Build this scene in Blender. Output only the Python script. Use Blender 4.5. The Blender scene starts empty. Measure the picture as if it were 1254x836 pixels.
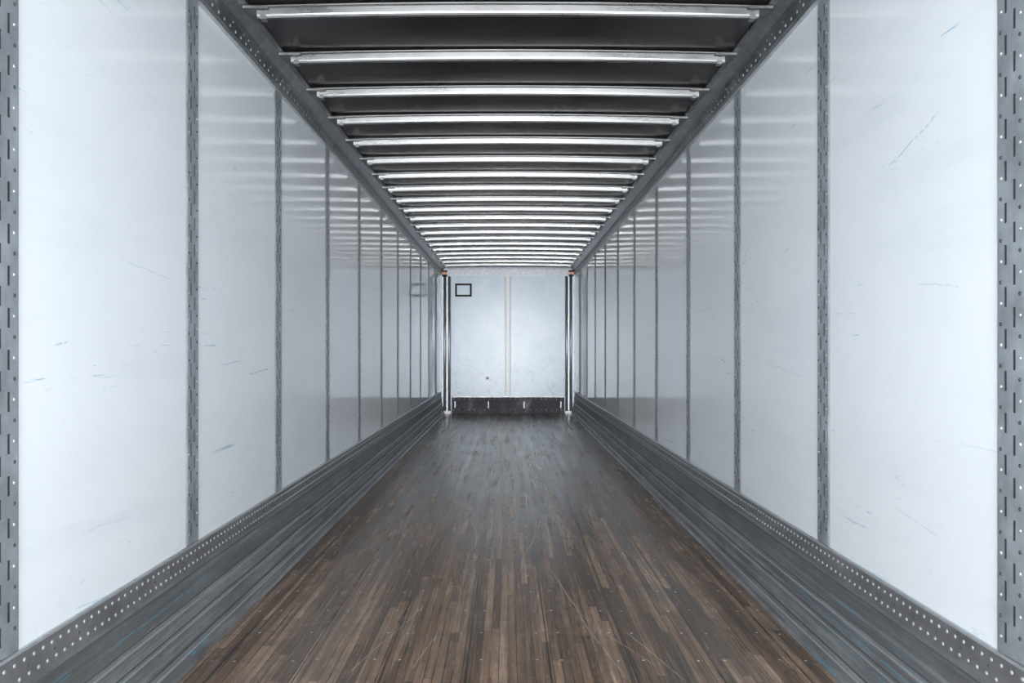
import bpy, math, random
from mathutils import Vector
random.seed(4)
scene = bpy.context.scene
CH = 1.165           # camera height
F = 1043.0
Y0, Y1 = -0.35, 15.8 # rear opening, front wall
HW = 1.25            # half width at wall surface
ZT = 2.585           # top of wall / lower lip of top rail
ZR = CH + 1.535      # roof sheet height

# ---------------------------------------------------------------- node helpers
class NT:
    def __init__(self, name):
        self.m = bpy.data.materials.new(name); self.m.use_nodes = True
        self.t = self.m.node_tree; self.n = self.t.nodes
        self.b = self.n['Principled BSDF']
        self._pos = None
    def link(self, a, b): self.t.links.new(a, b)
    def setin(self, node, i, v):
        if v is None: return
        if isinstance(v, bpy.types.NodeSocket): self.link(v, node.inputs[i])
        else: node.inputs[i].default_value = v
    def pos(self):
        if not self._pos:
            g = self.n.new('ShaderNodeNewGeometry'); self._pos = g.outputs['Position']
        return self._pos
    def math(self, op, a, b=None, c=None, clamp=False):
        n = self.n.new('ShaderNodeMath'); n.operation = op; n.use_clamp = clamp
        self.setin(n, 0, a); self.setin(n, 1, b); self.setin(n, 2, c)
        return n.outputs[0]
    def sep(self, v):
        n = self.n.new('ShaderNodeSeparateXYZ'); self.link(v, n.inputs[0]); return n.outputs
    def comb(self, x, y, z):
        n = self.n.new('ShaderNodeCombineXYZ')
        for i, v in enumerate((x, y, z)): self.setin(n, i, v)
        return n.outputs[0]
    def scale(self, v, s):
        n = self.n.new('ShaderNodeVectorMath'); n.operation = 'MULTIPLY'
        self.link(v, n.inputs[0]); n.inputs[1].default_value = s; return n.outputs[0]
    def noise(self, v, scale=1, detail=4, rough=.55, dist=0):
        n = self.n.new('ShaderNodeTexNoise'); self.link(v, n.inputs['Vector'])
        n.inputs['Scale'].default_value = scale; n.inputs['Detail'].default_value = detail
        n.inputs['Roughness'].default_value = rough; n.inputs['Distortion'].default_value = dist
        return n.outputs['Fac']
    def white(self, v):
        n = self.n.new('ShaderNodeTexWhiteNoise'); n.noise_dimensions = '3D'
        self.link(v, n.inputs['Vector']); return n.outputs['Value']
    def ramp(self, fac, stops):
        n = self.n.new('ShaderNodeValToRGB'); self.link(fac, n.inputs[0])
        e = n.color_ramp.elements
        while len(e) < len(stops): e.new(0.5)
        for el, (p, c) in zip(e, stops):
            el.position = p; el.color = (c, c, c, 1) if not isinstance(c, tuple) else (*c, 1)
        return n.outputs[0]
    def mr(self, v, a, b, c=0., d=1.):
        n = self.n.new('ShaderNodeMapRange'); self.link(v, n.inputs[0])
        for i, x in enumerate((a, b, c, d)): n.inputs[i+1].default_value = x
        return n.outputs[0]
    def mix(self, f, a, b, mode='MIX'):
        n = self.n.new('ShaderNodeMix'); n.data_type = 'RGBA'; n.blend_type = mode
        self.setin(n, 0, f)
        for i, v in ((6, a), (7, b)):
            if isinstance(v, tuple): v = (*v, 1)
            self.setin(n, i, v)
        return n.outputs[2]
    def bump(self, h, strength, dist=0.002):
        n = self.n.new('ShaderNodeBump'); self.link(h, n.inputs['Height'])
        n.inputs['Strength'].default_value = strength; n.inputs['Distance'].default_value = dist
        self.link(n.outputs[0], self.b.inputs['Normal'])
    def set(self, **k):
        for key, v in k.items():
            i = key.replace('_', ' ')
            if isinstance(v, tuple): v = (*v, 1)
            self.setin(self.b, i, v)
    def seg(self, u, v, a, b, w):
        """soft mask around the segment a-b in the (u,v) plane"""
        dx, dy = b[0]-a[0], b[1]-a[1]; L = math.hypot(dx, dy); dx /= L; dy /= L
        pu = self.math('SUBTRACT', u, a[0]); pv = self.math('SUBTRACT', v, a[1])
        t = self.math('ADD', self.math('MULTIPLY', pu, dx), self.math('MULTIPLY', pv, dy))
        c = self.math('ABSOLUTE', self.math('ADD', self.math('MULTIPLY', pu, -dy), self.math('MULTIPLY', pv, dx)))
        line = self.mr(c, w, w*0.3)
        along = self.math('ABSOLUTE', self.math('SUBTRACT', t, L/2))
        return self.math('MULTIPLY', line, self.mr(along, L/2, L/2*0.8))

def galv(name, base, rough, metal=0.7, streak=(30, 1.5, 30), var=0.35, bumpy=0.15, tint=None):
    t = NT(name); p = t.pos()
    n1 = t.noise(t.scale(p, streak), 1, 5, .65)
    n2 = t.noise(p, 14, 5, .7)
    f = t.math('ADD', t.math('MULTIPLY', n1, .6), t.math('MULTIPLY', n2, .4))
    lo = tuple(c*(1-var) for c in base); hi = tuple(min(1, c*(1+var)) for c in base)
    t.set(Base_Color=t.ramp(f, [(.35, lo), (.65, hi)]), Metallic=metal,
          Roughness=t.mr(n1, .3, .7, rough-.08, rough+.1))
    if tint: t.b.inputs['Specular Tint'].default_value = (tint, tint, tint, 1)
    t.bump(n2, bumpy)
    return t.m

# ---------------------------------------------------------------- materials
def wall_mat(side):
    t = NT('white_frp_wall_'+side); p = t.pos(); s = t.sep(p); Y, Z = s[1], s[2]
    cloud = t.noise(p, 1.6, 6, .65)
    streak = t.noise(t.scale(p, (4, .6, 6)), 1, 6, .7)
    col = t.mix(t.mr(cloud, .3, .75), (.872, .915, .948), (.83, .875, .915))
    col = t.mix(t.math('MULTIPLY', t.mr(streak, .52, .70), .2), col, (.64, .70, .76))
    # small scuffs
    sc = t.noise(t.scale(p, (9, 5, 22)), 1, 8, .75, .6)
    msk = t.noise(p, .9, 2)
    fac = t.math('MULTIPLY', t.mr(sc, .64, .69), t.mr(msk, .42, .6))
    col = t.mix(t.math('MULTIPLY', fac, .5), col, (.36, .46, .54))
    # thin blue-ish scratches
    sc2 = t.noise(t.scale(p, (6, 2.2, 50)), 1, 6, .7, .9)
    m2 = t.noise(t.scale(p, (1, 1.1, 1.6)), 1.3, 2)
    fac = t.math('MULTIPLY', t.mr(sc2, .65, .68), t.mr(m2, .45, .55))
    col = t.mix(t.math('MULTIPLY', fac, .7), col, (.16, .48, .66))
    # hand-sized individual marks
    wob = t.math('MULTIPLY', t.math('SUBTRACT', t.noise(p, 9, 3), .5), .02)
    Zw = t.math('ADD', Z, wob)
    brk = t.mr(t.noise(p, 35, 3, .8), .38, .5)
    segs = {'right': [((2.80, 1.765), (2.46, 1.86), (.25, .60, .80)),
                      ((4.5, 1.66), (4.38, 1.72), (.1, .50, .70)), ((3.9, 1.60), (3.78, 1.62), (.3, .6, .75)),
                      ((4.70, 1.60), (4.45, 1.64), (.3, .60, .75)),
                      ((2.35, 1.34), (2.60, 1.37), (.6, .75, .85)), ((2.45, .62), (2.75, .66), (.65, .73, .8)),
                      ((3.6, 1.05), (4.1, 1.10), (.65, .76, .83))],
            'left': [((2.75, 1.46), (3.15, 1.43), (.66, .75, .81)), ((4.1, 1.05), (4.45, 1.07), (.3, .55, .68)),
                     ((2.5, 2.25), (2.7, 2.23), (.68, .74, .79)), ((3.7, 1.1), (4.0, 1.12), (.5, .65, .74)),
                     ((2.5, .63), (2.8, .62), (.68, .74, .78)), ((2.35, 1.18), (2.42, 1.19), (.5, .6, .66))]}[side]
    for a, b, c in segs:
        m = t.math('MULTIPLY', t.seg(Y, Zw, a, b, .0045), brk)
        col = t.mix(t.math('MULTIPLY', m, .7), col, c)
    t.set(Base_Color=col, Roughness=t.mr(cloud, .3, .7, .06, .11))
    t.b.inputs['IOR'].default_value = 1.45
    t.bump(t.noise(t.scale(p, (2, 2, 1)), 1.2, 3), .06, .004)
    return t.m

def floor_mat():
    t = NT('laminated_oak_floor'); p = t.pos(); s = t.sep(p); X, Y = s[0], s[1]
    W = .0335
    xi = t.math('FLOOR', t.math('DIVIDE', X, W))
    off = t.white(t.comb(xi, 3.3, 1.7))
    yy = t.math('DIVIDE', t.math('ADD', Y, t.math('MULTIPLY', off, 7.)), 1.2)
    yi = t.math('FLOOR', yy)
    r1 = t.white(t.comb(xi, yi, .5)); r2 = t.white(t.comb(xi, yi, 9.1))
    base = t.ramp(r1, [(0, (.120, .077, .053)), (.3, (.18, .113, .074)), (.65, (.25, .158, .103)), (1, (.37, .245, .165))])
    grain = t.noise(t.comb(t.math('MULTIPLY', X, 90), t.math('MULTIPLY', Y, 2.5), t.math('MULTIPLY', r2, 40)), 1, 6, .75)
    col = t.mix(.9, base, t.ramp(grain, [(.32, .4), (.68, 1.25)]), 'MULTIPLY')
    # wear: long dark traffic stains and dusty light patches
    st = t.noise(t.scale(p, (20, .5, 1)), 1, 7, .7)
    col = t.mix(t.math('MULTIPLY', t.mr(st, .50, .66), .7), col, (.040, .032, .028))
    bl = t.noise(t.scale(p, (2.2, 1.1, 1)), 1.2, 6, .7)
    col = t.mix(t.math('MULTIPLY', t.mr(bl, .47, .66), .45), col, (.030, .027, .025))
    du = t.noise(t.scale(p, (45, 1.2, 1)), 1, 7, .8)
    col = t.mix(t.math('MULTIPLY', t.mr(du, .52, .70), .5), col, (.36, .28, .22))
    # grime worn across the boards
    cr = t.noise(t.scale(p, (2.5, 9, 1)), 1, 5, .75)
    col = t.mix(t.math('MULTIPLY', t.mr(cr, .52, .7), .3), col, (.035, .030, .027))
    # chips and pits
    pit = t.noise(t.scale(p, (70, 14, 1)), 1, 4, .7)
    col = t.mix(t.math('MULTIPLY', t.mr(pit, .64, .70), .6), col, (.02, .017, .015))
    col = t.mix(t.math('MULTIPLY', t.mr(pit, .34, .28), .4), col, (.42, .35, .28))
    # gaps
    fx = t.math('ABSOLUTE', t.math('SUBTRACT', t.math('FRACT', t.math('DIVIDE', X, W)), .5))
    fy = t.math('ABSOLUTE', t.math('SUBTRACT', t.math('FRACT', yy), .5))
    gap = t.math('MAXIMUM', t.mr(fx, .42, .49), t.mr(fy, .497, .499))
    gap = t.math('MULTIPLY', gap, t.mr(t.noise(t.scale(p, (30, .8, 1)), 1, 3), .35, .6, .4, 1))
    col = t.mix(t.math('MULTIPLY', gap, .9), col, (.012, .010, .009))
    # shiplap board joints every 0.305 m
    fb = t.math('ABSOLUTE', t.math('SUBTRACT', t.math('FRACT', t.math('DIVIDE', t.math('ADD', X, .15), .305)), .5))
    col = t.mix(t.mr(fb, .484, .495, 0, .9), col, (.010, .009, .009))
    wob = t.math('MULTIPLY', t.math('SUBTRACT', t.noise(p, 1.6, 1), .5), .08)
    Xw = t.math('ADD', X, wob)
    brk = t.mr(t.noise(p, 12, 4, .8), .36, .52, .2, 1)
    for a, b, w in [((-.58, 3.05), (-.38, 3.9), .003), ((-.66, 3.3), (-.62, 4.3), .0025), ((.42, 3.0), (.22, 4.6), .0035),
                    ((.56, 3.1), (.28, 3.9), .0025), ((.62, 3.0), (.50, 3.55), .0025), ((-.9, 3.6), (-.55, 3.75), .0025),
                    ((.05, 4.4), (.24, 5.9), .0035), ((-.2, 5.0), (-.27, 6.4), .0035), ((.45, 5.2), (.15, 6.5), .0035),
                    ((-.35, 3.1), (-.30, 3.5), .0025), ((.78, 4.1), (.66, 5.1), .003)]:
        m = t.math('MULTIPLY', t.seg(Xw, Y, a, b, w), brk)
        col = t.mix(t.math('MULTIPLY', m, .55), col, (.52, .45, .36))
    t.set(Base_Color=col, Roughness=t.math('ADD', t.mr(st, .3, .7, .32, .16), t.mr(bl, .3, .7, .04, -.04)))
    t.b.inputs['Specular IOR Level'].default_value = .48
    t.bump(t.math('SUBTRACT', t.math('MULTIPLY', grain, .3), gap), .08, .001)
    return t.m

def kick_mat():
    t = NT('worn_aluminium_kick_rail'); p = t.pos(); s = t.sep(p)
    n1 = t.noise(t.scale(p, (60, .8, 60)), 1, 6, .7)
    n2 = t.noise(t.scale(p, (12, 3, 12)), 1, 6, .75)
    col = t.ramp(t.math('ADD', t.math('MULTIPLY', n1, .6), t.math('MULTIPLY', n2, .4)),
                 [(.36, (.11, .116, .124)), (.5, (.24, .25, .26)), (.64, (.48, .495, .51))])
    # lower lip is rubbed lighter, plate below the strip is darker
    col = t.mix(t.mr(s[2], .20, .21, 0, .4), col, (.13, .135, .14))
    sc = t.noise(t.scale(p, (90, 1.3, 90)), 1, 4, .6, .6); m = t.noise(p, 1.1, 2)
    col = t.mix(t.math('MULTIPLY', t.math('MULTIPLY', t.mr(sc, .62, .66), t.mr(m, .5, .6)), .5), col, (.12, .42, .60))
    Zw = t.math('ADD', s[2], t.math('MULTIPLY', t.math('SUBTRACT', t.noise(p, 7, 3), .5), .02))
    side = t.mr(s[0], -.1, .1)
    brk = t.mr(t.noise(p, 25, 3, .8), .38, .5)
    for a, b, w, sd in [((2.5, .160), (3.7, .170), .004, 1), ((2.3, .10), (3.3, .115), .003, 1), ((4.2, .15), (5.2, .16), .004, 1),
                        ((3.15, .036), (3.35, .040), .007, 0), ((2.6, .24), (3.6, .25), .003, 0), ((5.0, .155), (6.4, .16), .004, 0)]:
        mm = t.math('MULTIPLY', t.seg(s[1], Zw, a, b, w), brk)
        mm = t.math('MULTIPLY', mm, side if sd else t.math('SUBTRACT', 1.0, side))
        col = t.mix(t.math('MULTIPLY', mm, .8), col, (.12, .48, .72))
    t.set(Base_Color=col, Metallic=.5, Roughness=t.mr(n1, .3, .7, .35, .5))
    t.bump(n1, .2)
    return t.m

def front_mat():
    t = NT('front_wall_panel_paint'); p = t.pos()
    c = t.noise(p, 1.8, 6, .65)
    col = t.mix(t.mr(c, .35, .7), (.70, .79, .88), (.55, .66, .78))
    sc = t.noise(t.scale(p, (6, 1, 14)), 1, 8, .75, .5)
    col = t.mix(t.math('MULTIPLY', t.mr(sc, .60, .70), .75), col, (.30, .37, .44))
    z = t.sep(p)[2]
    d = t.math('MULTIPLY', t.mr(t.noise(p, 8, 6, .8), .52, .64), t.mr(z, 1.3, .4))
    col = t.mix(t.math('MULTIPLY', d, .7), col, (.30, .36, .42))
    t.set(Base_Color=col, Roughness=.28)
    t.bump(t.noise(p, 2.2, 3), .5, .008)
    return t.m

def roof_mat():
    t = NT('roof_sheet_aluminium'); p = t.pos()
    n = t.noise(t.scale(p, (1.5, 4, 1)), 1, 5, .6)
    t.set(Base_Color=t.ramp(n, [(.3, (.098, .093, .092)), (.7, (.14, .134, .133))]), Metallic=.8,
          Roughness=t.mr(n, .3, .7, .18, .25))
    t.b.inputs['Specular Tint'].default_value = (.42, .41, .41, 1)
    t.bump(t.noise(t.scale(p, (1.2, 2.5, 1)), 1.5, 2), .12, .01)
    return t.m

def plain(name, c, rough=.5, metal=0, emis=None, var=.12):
    t = NT(name); p = t.pos(); n = t.noise(p, 20, 4, .6)
    t.set(Base_Color=t.ramp(n, [(.3, tuple(x*(1-var) for x in c)), (.7, tuple(min(1, x*(1+var)) for x in c))]),
          Roughness=rough, Metallic=metal)
    return t.m

M_wl, M_wr, M_floor, M_kick, M_front, M_roof = wall_mat('left'), wall_mat('right'), floor_mat(), kick_mat(), front_mat(), roof_mat()
M_galv = galv('galvanised_steel_post', (.42, .46, .50), .42, .6, (8, 8, 5), .3)
M_rail = galv('top_rail_aluminium', (.22, .23, .24), .34, .75, (8, 2, 8), .45, .25)
M_strip = galv('perforated_strip_steel', (.25, .255, .27), .42, .6, (12, 4, 12), .25)
M_bow = galv('roof_bow_galvanised', (.135, .135, .135), .30, .85, (3, 10, 10), .15, .08, .3)
M_bowhighlight = galv('roof_bow_edge_highlight', (.36, .36, .36), .32, .8, (3, 10, 10), .15, .08, .5)  # lighter copy of the bow steel, paints highlight lines on its rear faces
M_litedge = plain('kick_rail_lit_edge', (.46, .48, .50), .35, .6)  # ledge edges coloured lighter, as if catching light
M_rivet = plain('rivet_metal', (.50, .52, .54), .35, .6)
M_rivet2 = plain('strip_rivet_metal', (.42, .43, .445), .4, .6)
M_slot = plain('slot_shadow_steel', (.04, .045, .05), .7, .2)
M_crease = plain('kick_rail_crease_shade', (.085, .09, .095), .6, .3)  # shade coloured into the creases between steps so the ridges look deeper
M_white = plain('white_painted_trim', (.78, .81, .84), .3)
M_corner = galv('corner_post_steel', (.36, .38, .41), .40, .75, (20, 20, 2), .3)
M_dark = plain('black_plastic', (.008, .009, .010), .7)
M_frontkick = galv('front_kick_plate', (.024, .023, .032), .5, 0, (6, 6, 3), .5, .15, .5)
M_orange = plain('amber_lens', (.75, .20, .03), .3)
M_clip = galv('bow_clip_steel', (.18, .18, .18), .4, .7, (15, 15, 15), .3)

# ---------------------------------------------------------------- mesh builder
class MB:
    def __init__(self): self.v = []; self.f = []; self.mi = []; self.mats = []; self.sm = []
    def mat(self, m):
        if m not in self.mats: self.mats.append(m)
        return self.mats.index(m)
    def face(self, pts, m, smooth=False):
        b = len(self.v); self.v += [tuple(p) for p in pts]; self.f.append(list(range(b, b+len(pts))))
        self.mi.append(self.mat(m)); self.sm.append(smooth)
    def box(self, lo, hi, m):
        x0, y0, z0 = lo; x1, y1, z1 = hi; b = len(self.v)
        self.v += [(x0,y0,z0),(x1,y0,z0),(x1,y1,z0),(x0,y1,z0),(x0,y0,z1),(x1,y0,z1),(x1,y1,z1),(x0,y1,z1)]
        for q in ((3,2,1,0),(4,5,6,7),(0,1,5,4),(1,2,6,5),(2,3,7,6),(3,0,4,7)):
            self.f.append([b+i for i in q]); self.mi.append(self.mat(m)); self.sm.append(False)
    def extrude_y(self, prof, y0, y1, m, closed=True, mats=None):
        b = len(self.v); n = len(prof)
        self.v += [(x, y0, z) for x, z in prof] + [(x, y1, z) for x, z in prof]
        for i in range(n if closed else n-1):
            j = (i+1) % n
            self.f.append([b+i, b+j, b+n+j, b+n+i]); self.mi.append(self.mat(mats[i] if mats else m)); self.sm.append(False)
        if closed:
            self.f.append([b+i for i in range(n)][::-1]); self.mi.append(self.mat(m)); self.sm.append(False)
            self.f.append([b+n+i for i in range(n)]); self.mi.append(self.mat(m)); self.sm.append(False)
    def dome(self, c, nrm, r, h, m, seg=8):
        nrm = Vector(nrm).normalized(); a = nrm.orthogonal().normalized(); bt = nrm.cross(a); c = Vector(c)
        b = len(self.v)
        for k, (rr, hh) in enumerate(((r, 0), (r*.75, h*.7))):
            for i in range(seg):
                an = 2*math.pi*i/seg
                self.v.append(tuple(c + a*math.cos(an)*rr + bt*math.sin(an)*rr + nrm*hh))
        self.v.append(tuple(c + nrm*h)); mi = self.mat(m)
        for i in range(seg):
            j = (i+1) % seg
            self.f.append([b+i, b+j, b+seg+j, b+seg+i]); self.mi.append(mi); self.sm.append(True)
            self.f.append([b+seg+i, b+seg+j, b+2*seg]); self.mi.append(mi); self.sm.append(True)
    def mesh(self, name):
        me = bpy.data.meshes.new(name); me.from_pydata(self.v, [], self.f)
        for m in self.mats: me.materials.append(m)
        me.polygons.foreach_set('material_index', self.mi)
        me.polygons.foreach_set('use_smooth', self.sm)
        me.update(); return me
    def obj(self, name, parent=None):
        o = bpy.data.objects.new(name, self.mesh(name)); scene.collection.objects.link(o)
        if parent: o.parent = parent
        return o

# ---------------------------------------------------------------- shell
b = MB(); b.box((-HW-.05, Y0, -.06), (HW+.05, Y1+.08, 0), M_floor)
# floor screws, rows across the boards on each cross member
for k in range(0, 52):
    y = Y0+.2+k*.305
    for i in range(-3, 5):
        for dx in (-.045, .045):
            x = i*.305-.15+dx
            if abs(x) < 1.14: b.dome((x+random.uniform(-.006,.006), y+random.uniform(-.012,.012), 0), (0,0,1), .006, .0008, M_rivet2, 6)
b.obj('floor')

for side, s, m in (('left', -1, M_wl), ('right', 1, M_wr)):
    b = MB(); x0, x1 = sorted((s*HW, s*(HW+.05)))
    b.box((x0, Y0, 0), (x1, Y1+.08, ZT+.20), m); b.obj('wall_'+side)

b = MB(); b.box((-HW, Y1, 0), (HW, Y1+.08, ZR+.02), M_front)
# centre riveted seam
b.box((-.06, Y1-.006, .33), (.06, Y1, 2.56), M_white)
for i in range(56):
    for dx in (-.042, .042):
        b.dome((dx, Y1-.006, .36+i*.0393), (0,-1,0), .011, .005, M_clip, 6)
for dx in (-.064, .060): b.box((dx, Y1-.005, .33), (dx+.004, Y1, 2.56), M_clip)
# header strip
b.box((-1.17, Y1-.03, 2.555), (1.17, Y1, 2.69), M_white)
for i in range(24): b.dome((-1.1+i*.0957, Y1-.03, 2.58), (0,-1,0), .008, .004, M_rivet, 6)
# port hole plug
b.dome((-.38, Y1, CH-.51), (0,-1,0), .028, .012, M_slot, 14)
b.dome((-.38, Y1-.010, CH-.51), (0,-1,0), .016, .010, M_rivet, 10)
b.obj('wall_front')

# ceiling: slightly cambered sheet
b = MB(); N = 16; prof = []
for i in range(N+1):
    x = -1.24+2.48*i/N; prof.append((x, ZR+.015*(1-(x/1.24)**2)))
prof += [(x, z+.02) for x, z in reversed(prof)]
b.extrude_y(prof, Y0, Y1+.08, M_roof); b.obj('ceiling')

# top rails
for k, s in ((1, -1), (2, 1)):
    b = MB(); c = CH
    pr = [(1.249, c+1.405), (1.228, c+1.405), (1.224, c+1.412), (1.222, c+1.470), (1.208, c+1.480), (1.172, c+1.522),
          (1.150, c+1.526), (1.150, c+1.542), (1.249, c+1.542)]
    pr = [(s*x, z) for x, z in pr]
    if s < 0: pr = pr[::-1]
    b.extrude_y(pr, Y0, Y1, M_rail)
    y = Y0+.05
    while y < Y1-.05:
        b.dome((s*1.223, y, c+1.43), (-s, 0, 0), .008, .004, M_rivet, 6)
        if int(y*10) % 2: b.dome((s*1.223, y+.04, c+1.46), (-s, 0, 0), .006, .003, M_rivet, 6)
        y += .075
    # lighter lower lip
    x0, x1 = sorted((s*1.2495, s*1.232))
    b.box((x0, Y0, c+1.396), (x1, Y1, c+1.4045), M_rivet)
    b.obj('trim_%d' % k)

# ---------------------------------------------------------------- kick rails
for side, s in (('left', -1), ('right', 1)):
    b = MB()
    pr = [(1.249, .402), (1.240, .402), (1.236, .396), (1.236, .308), (1.229, .302),
          (1.226, .296), (1.226, .205), (1.223, .200), (1.211, .196), (1.209, .190), (1.209, .142), (1.206, .137), (1.198, .134),
          (1.196, .128), (1.196, .062), (1.192, .057), (1.178, .052), (1.175, .046), (1.170, .012), (1.158, .0005), (1.249, .0005)]
    mats = [M_strip]*4+[M_kick]*(len(pr)-4)
    for i in (0, 1, 8, 12, 16): mats[i] = M_litedge
    for i in (4, 6, 10, 14): mats[i] = M_crease
    mats[6] = mats[10] = M_crease
    mats[5] = M_kick
    pr2 = [(s*x, z) for x, z in pr]
    b.extrude_y(pr2, Y0, Y1, M_kick, True, mats)
    y = Y0+.02; k = 0
    while y < Y1-.03:
        b.dome((s*1.236, y, .375), (-s, 0, 0), .0065, .0035, M_rivet2, 8)
        b.dome((s*1.236, y+.022, .332), (-s, 0, 0), .0065, .0035, M_rivet2, 8)
        if k % 3 == 0: b.dome((s*1.236, y+.011, .354), (-s, 0, 0), .005, .003, M_slot, 6)
        y += .044; k += 1
    b.obj('baseboard_'+side)

# ---------------------------------------------------------------- wall posts
def post_mesh():
    """slotted logistics post, local +x points into the trailer, y across, z up"""
    b = MB(); w = .055; z0, z1 = .404, CH+1.394; d = .0045
    us = [-w, -.027, -.017, .010, .020, w]
    pitch = .105; sl = .050
    for c in range(5):
        u0, u1 = us[c], us[c+1]
        if c in (1, 3):
            z = z0; zz = z0+(.03 if c == 1 else .03+pitch/2)
            while zz+sl < z1-.02:
                b.face([(d,u0,z),(d,u1,z),(d,u1,zz),(d,u0,zz)], M_galv)
                # slot returns
                for (a0,b0,a1,b1) in ((u0,zz,u1,zz),(u1,zz,u1,zz+sl),(u1,zz+sl,u0,zz+sl),(u0,zz+sl,u0,zz)):
                    b.face([(d,a0,b0),(d,a1,b1),(.0009,a1,b1),(.0009,a0,b0)], M_slot)
                z = zz+sl; zz += pitch
            b.face([(d,u0,z),(d,u1,z),(d,u1,z1),(d,u0,z1)], M_galv)
        else:
            b.face([(d,u0,z0),(d,u1,z0),(d,u1,z1),(d,u0,z1)], M_galv)
    b.face([(.0008,-w+.002,z0),(.0008,w-.002,z0),(.0008,w-.002,z1),(.0008,-w+.002,z1)], M_slot)
    for s in (-1, 1):  # chamfered edges
        b.face([(d,s*w,z0),(d,s*w,z1),(.0004,s*(w+.010),z1),(.0004,s*(w+.010),z0)][::-s], M_galv)
    z = z0+.04; k = 0
    while z < z1-.02:
        b.dome((d, -.042, z), (1,0,0), .0055, .003, M_slot if k % 2 else M_rivet, 7)
        b.dome((d, .039, z+.02), (1,0,0), .0055, .003, M_rivet if k % 2 else M_slot, 7)
        z += .0525; k += 1
    return b.mesh('wall_post')
pm = post_mesh()
for s in (-1, 1):
    for i in range(-1, 11):
        y = 2.11+1.26*i
        o = bpy.data.objects.new('wall_post', pm); scene.collection.objects.link(o)
        o.location = (s*HW, y, 0)
        if s > 0: o.rotation_euler = (0, 0, math.pi)

# ---------------------------------------------------------------- roof bows
def bow_mesh():
    b = MB(); n = 24; L = 1.115
    # hat section across y (toward front) and z
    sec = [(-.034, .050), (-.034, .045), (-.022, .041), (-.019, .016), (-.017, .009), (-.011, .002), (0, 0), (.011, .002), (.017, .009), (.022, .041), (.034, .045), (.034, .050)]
    highlit = {0, 1, 4}
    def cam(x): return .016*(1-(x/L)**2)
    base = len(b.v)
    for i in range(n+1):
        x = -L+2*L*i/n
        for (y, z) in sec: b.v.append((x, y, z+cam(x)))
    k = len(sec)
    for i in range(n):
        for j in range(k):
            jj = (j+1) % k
            b.f.append([base+i*k+j, base+(i+1)*k+j, base+(i+1)*k+jj, base+i*k+jj]); b.mi.append(b.mat(M_bowhighlight if j in highlit else M_bow)); b.sm.append(False)
    # end clips riveted to the top rail
    for s in (-1, 1):
        x0, x1 = sorted((s*1.06, s*1.17)); b.box((x0, -.045, .034), (x1, .045, .046), M_clip)
        x0, x1 = sorted((s*1.075, s*1.10)); b.box((x0, -.019, -.003), (x1, .019, .034), M_clip)
        for dy in (-.033, .033): b.dome((s*1.09, dy, .034), (0,0,-1), .008, .005, M_clip, 7)
    return b.mesh('roof_bow')
bm = bow_mesh()
y = 3.80-.594*6; 
while y < Y1-.15:
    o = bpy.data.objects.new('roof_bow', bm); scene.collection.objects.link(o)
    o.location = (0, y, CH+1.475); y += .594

# ---------------------------------------------------------------- front end fittings
for s in (-1, 1):
    b = MB()
    # corner post: flat flange plus two rolled ribs
    def half(cx, cy, r, z0, z1, m, seg=12):
        pts = [(cx+r*math.cos(2*math.pi*i/seg), cy+r*math.sin(2*math.pi*i/seg)) for i in range(seg)]
        base = len(b.v); b.v.extend([(x, y, z0) for x, y in pts]+[(x, y, z1) for x, y in pts])
        for i in range(seg):
            j = (i+1) % seg; b.f.append([base+i, base+j, base+seg+j, base+seg+i]); b.mi.append(b.mat(m)); b.sm.append(True)
        b.f.append([base+i for i in range(seg)][::-1]); b.mi.append(b.mat(m)); b.sm.append(False)
        b.f.append([base+seg+i for i in range(seg)]); b.mi.append(b.mat(m)); b.sm.append(False)
    x0, x1 = sorted((s*1.056, s*1.205)); b.box((x0, Y1-.06, .03), (x1, Y1-.001, 2.53), M_corner)
    half(s*1.085, Y1-.07, .028, .03, 2.53, M_corner)
    half(s*1.165, Y1-.07, .030, .03, 2.53, M_corner)
    x0, x1 = sorted((s*1.05, s*1.21)); b.box((x0, Y1-.11, .001), (x1, Y1-.001, .05), M_clip)
    b.obj('corner_post')
    b = MB()
    x0, x1 = sorted((s*1.12, s*1.21)); b.box((x0, Y1-.16, 2.535), (x1, Y1-.035, 2.56), M_dark)
    b.box((x0, Y1-.15, 2.61), (x1, Y1-.035, 2.64), M_dark)
    b.box((x0+.01, Y1-.14, 2.56), (x1-.01, Y1-.05, 2.61), M_orange)
    b.obj('marker_light')

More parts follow.
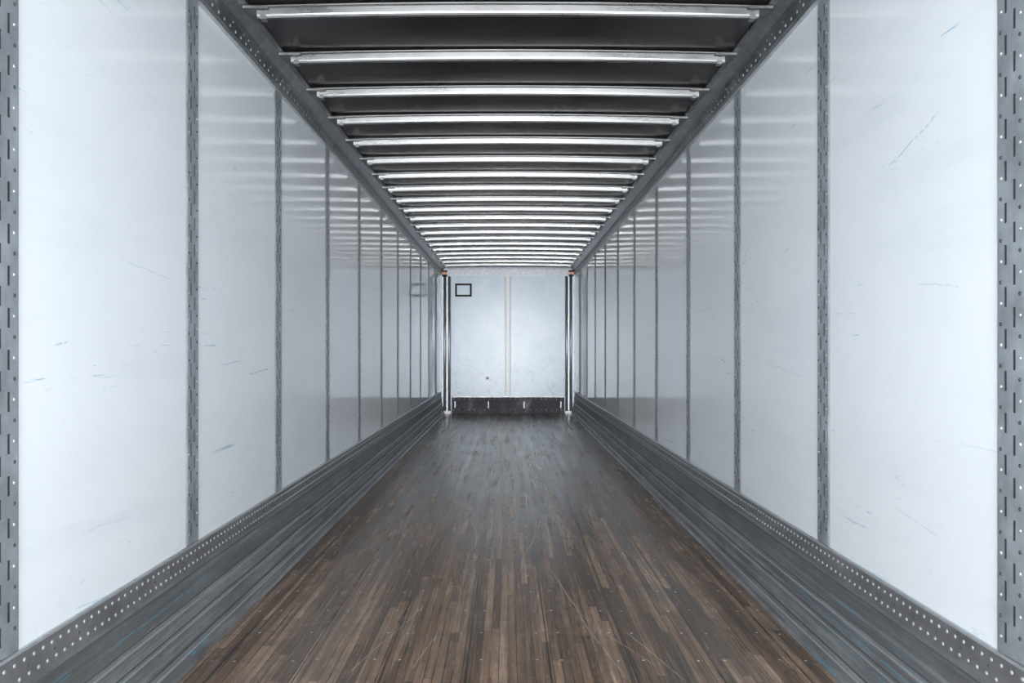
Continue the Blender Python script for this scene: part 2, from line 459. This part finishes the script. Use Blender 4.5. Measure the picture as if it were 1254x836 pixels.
b = MB()
b.box((-1.04, Y1-.02, .035), (1.045, Y1-.001, .315), M_frontkick)
b.box((-1.04, Y1-.028, .298), (1.045, Y1-.02, .318), M_clip)
b.box((-1.04, Y1-.035, .001), (1.045, Y1-.001, .035), M_frontkick)
for i in range(22):
    for z in (.07, .27): b.dome((-1.0+i*.095, Y1-.02, z), (0,-1,0), .010, .005, M_galv, 6)
for x in (-.98, -.36, .30, .98): b.box((x-.012, Y1-.026, .10), (x+.012, Y1-.02, .22), M_clip)
b.obj('baseboard_front')

# document holder (open rectangular black frame with a small clip)
b = MB(); cx, cz, w, h, th = -.825, CH+1.12, .155, .122, .036
for lo, hi in (((cx-w, cz-h), (cx-w+th, cz+h)), ((cx+w-th, cz-h), (cx+w, cz+h)), ((cx-w+th, cz-h), (cx+w-th, cz-h+th)), ((cx-w+th, cz+h-th), (cx+w-th, cz+h))):
    b.box((lo[0], Y1-.012, lo[1]), (hi[0], Y1-.0005, hi[1]), M_dark)
b.box((cx-w+.03, Y1-.006, cz-h+.03), (cx+w-.03, Y1-.0005, cz+h-.03), M_front)
b.obj('document_holder')

# ---------------------------------------------------------------- light
w = bpy.data.worlds.new('overcast_sky'); scene.world = w; w.use_nodes = True
bg = w.node_tree.nodes['Background']; bg.inputs[0].default_value = (.90, .95, 1, 1); bg.inputs[1].default_value = 7.3
sd = bpy.data.lights.new('low_hazy_sun', 'SUN'); sd.energy = 10.0; sd.angle = math.radians(32); sd.color = (.93, .97, 1)
so = bpy.data.objects.new('low_hazy_sun', sd); scene.collection.objects.link(so)
so.rotation_euler = Vector((0, 1, -.02)).to_track_quat('-Z', 'Y').to_euler(); so.location = (0, -6, 3)

# ---------------------------------------------------------------- camera
cd = bpy.data.cameras.new('camera'); co = bpy.data.objects.new('camera', cd); scene.collection.objects.link(co)
co.location = (0, 0, CH); co.rotation_euler = (math.radians(90), 0, 0)
cd.sensor_width = 36; cd.lens = F/1254*36; cd.shift_x = 5/1254; cd.shift_y = 11/1254; cd.clip_start = .02
scene.camera = co
scene.view_settings.view_transform = 'Standard'
scene.view_settings.exposure = 0
scene.view_settings.gamma = 1.06
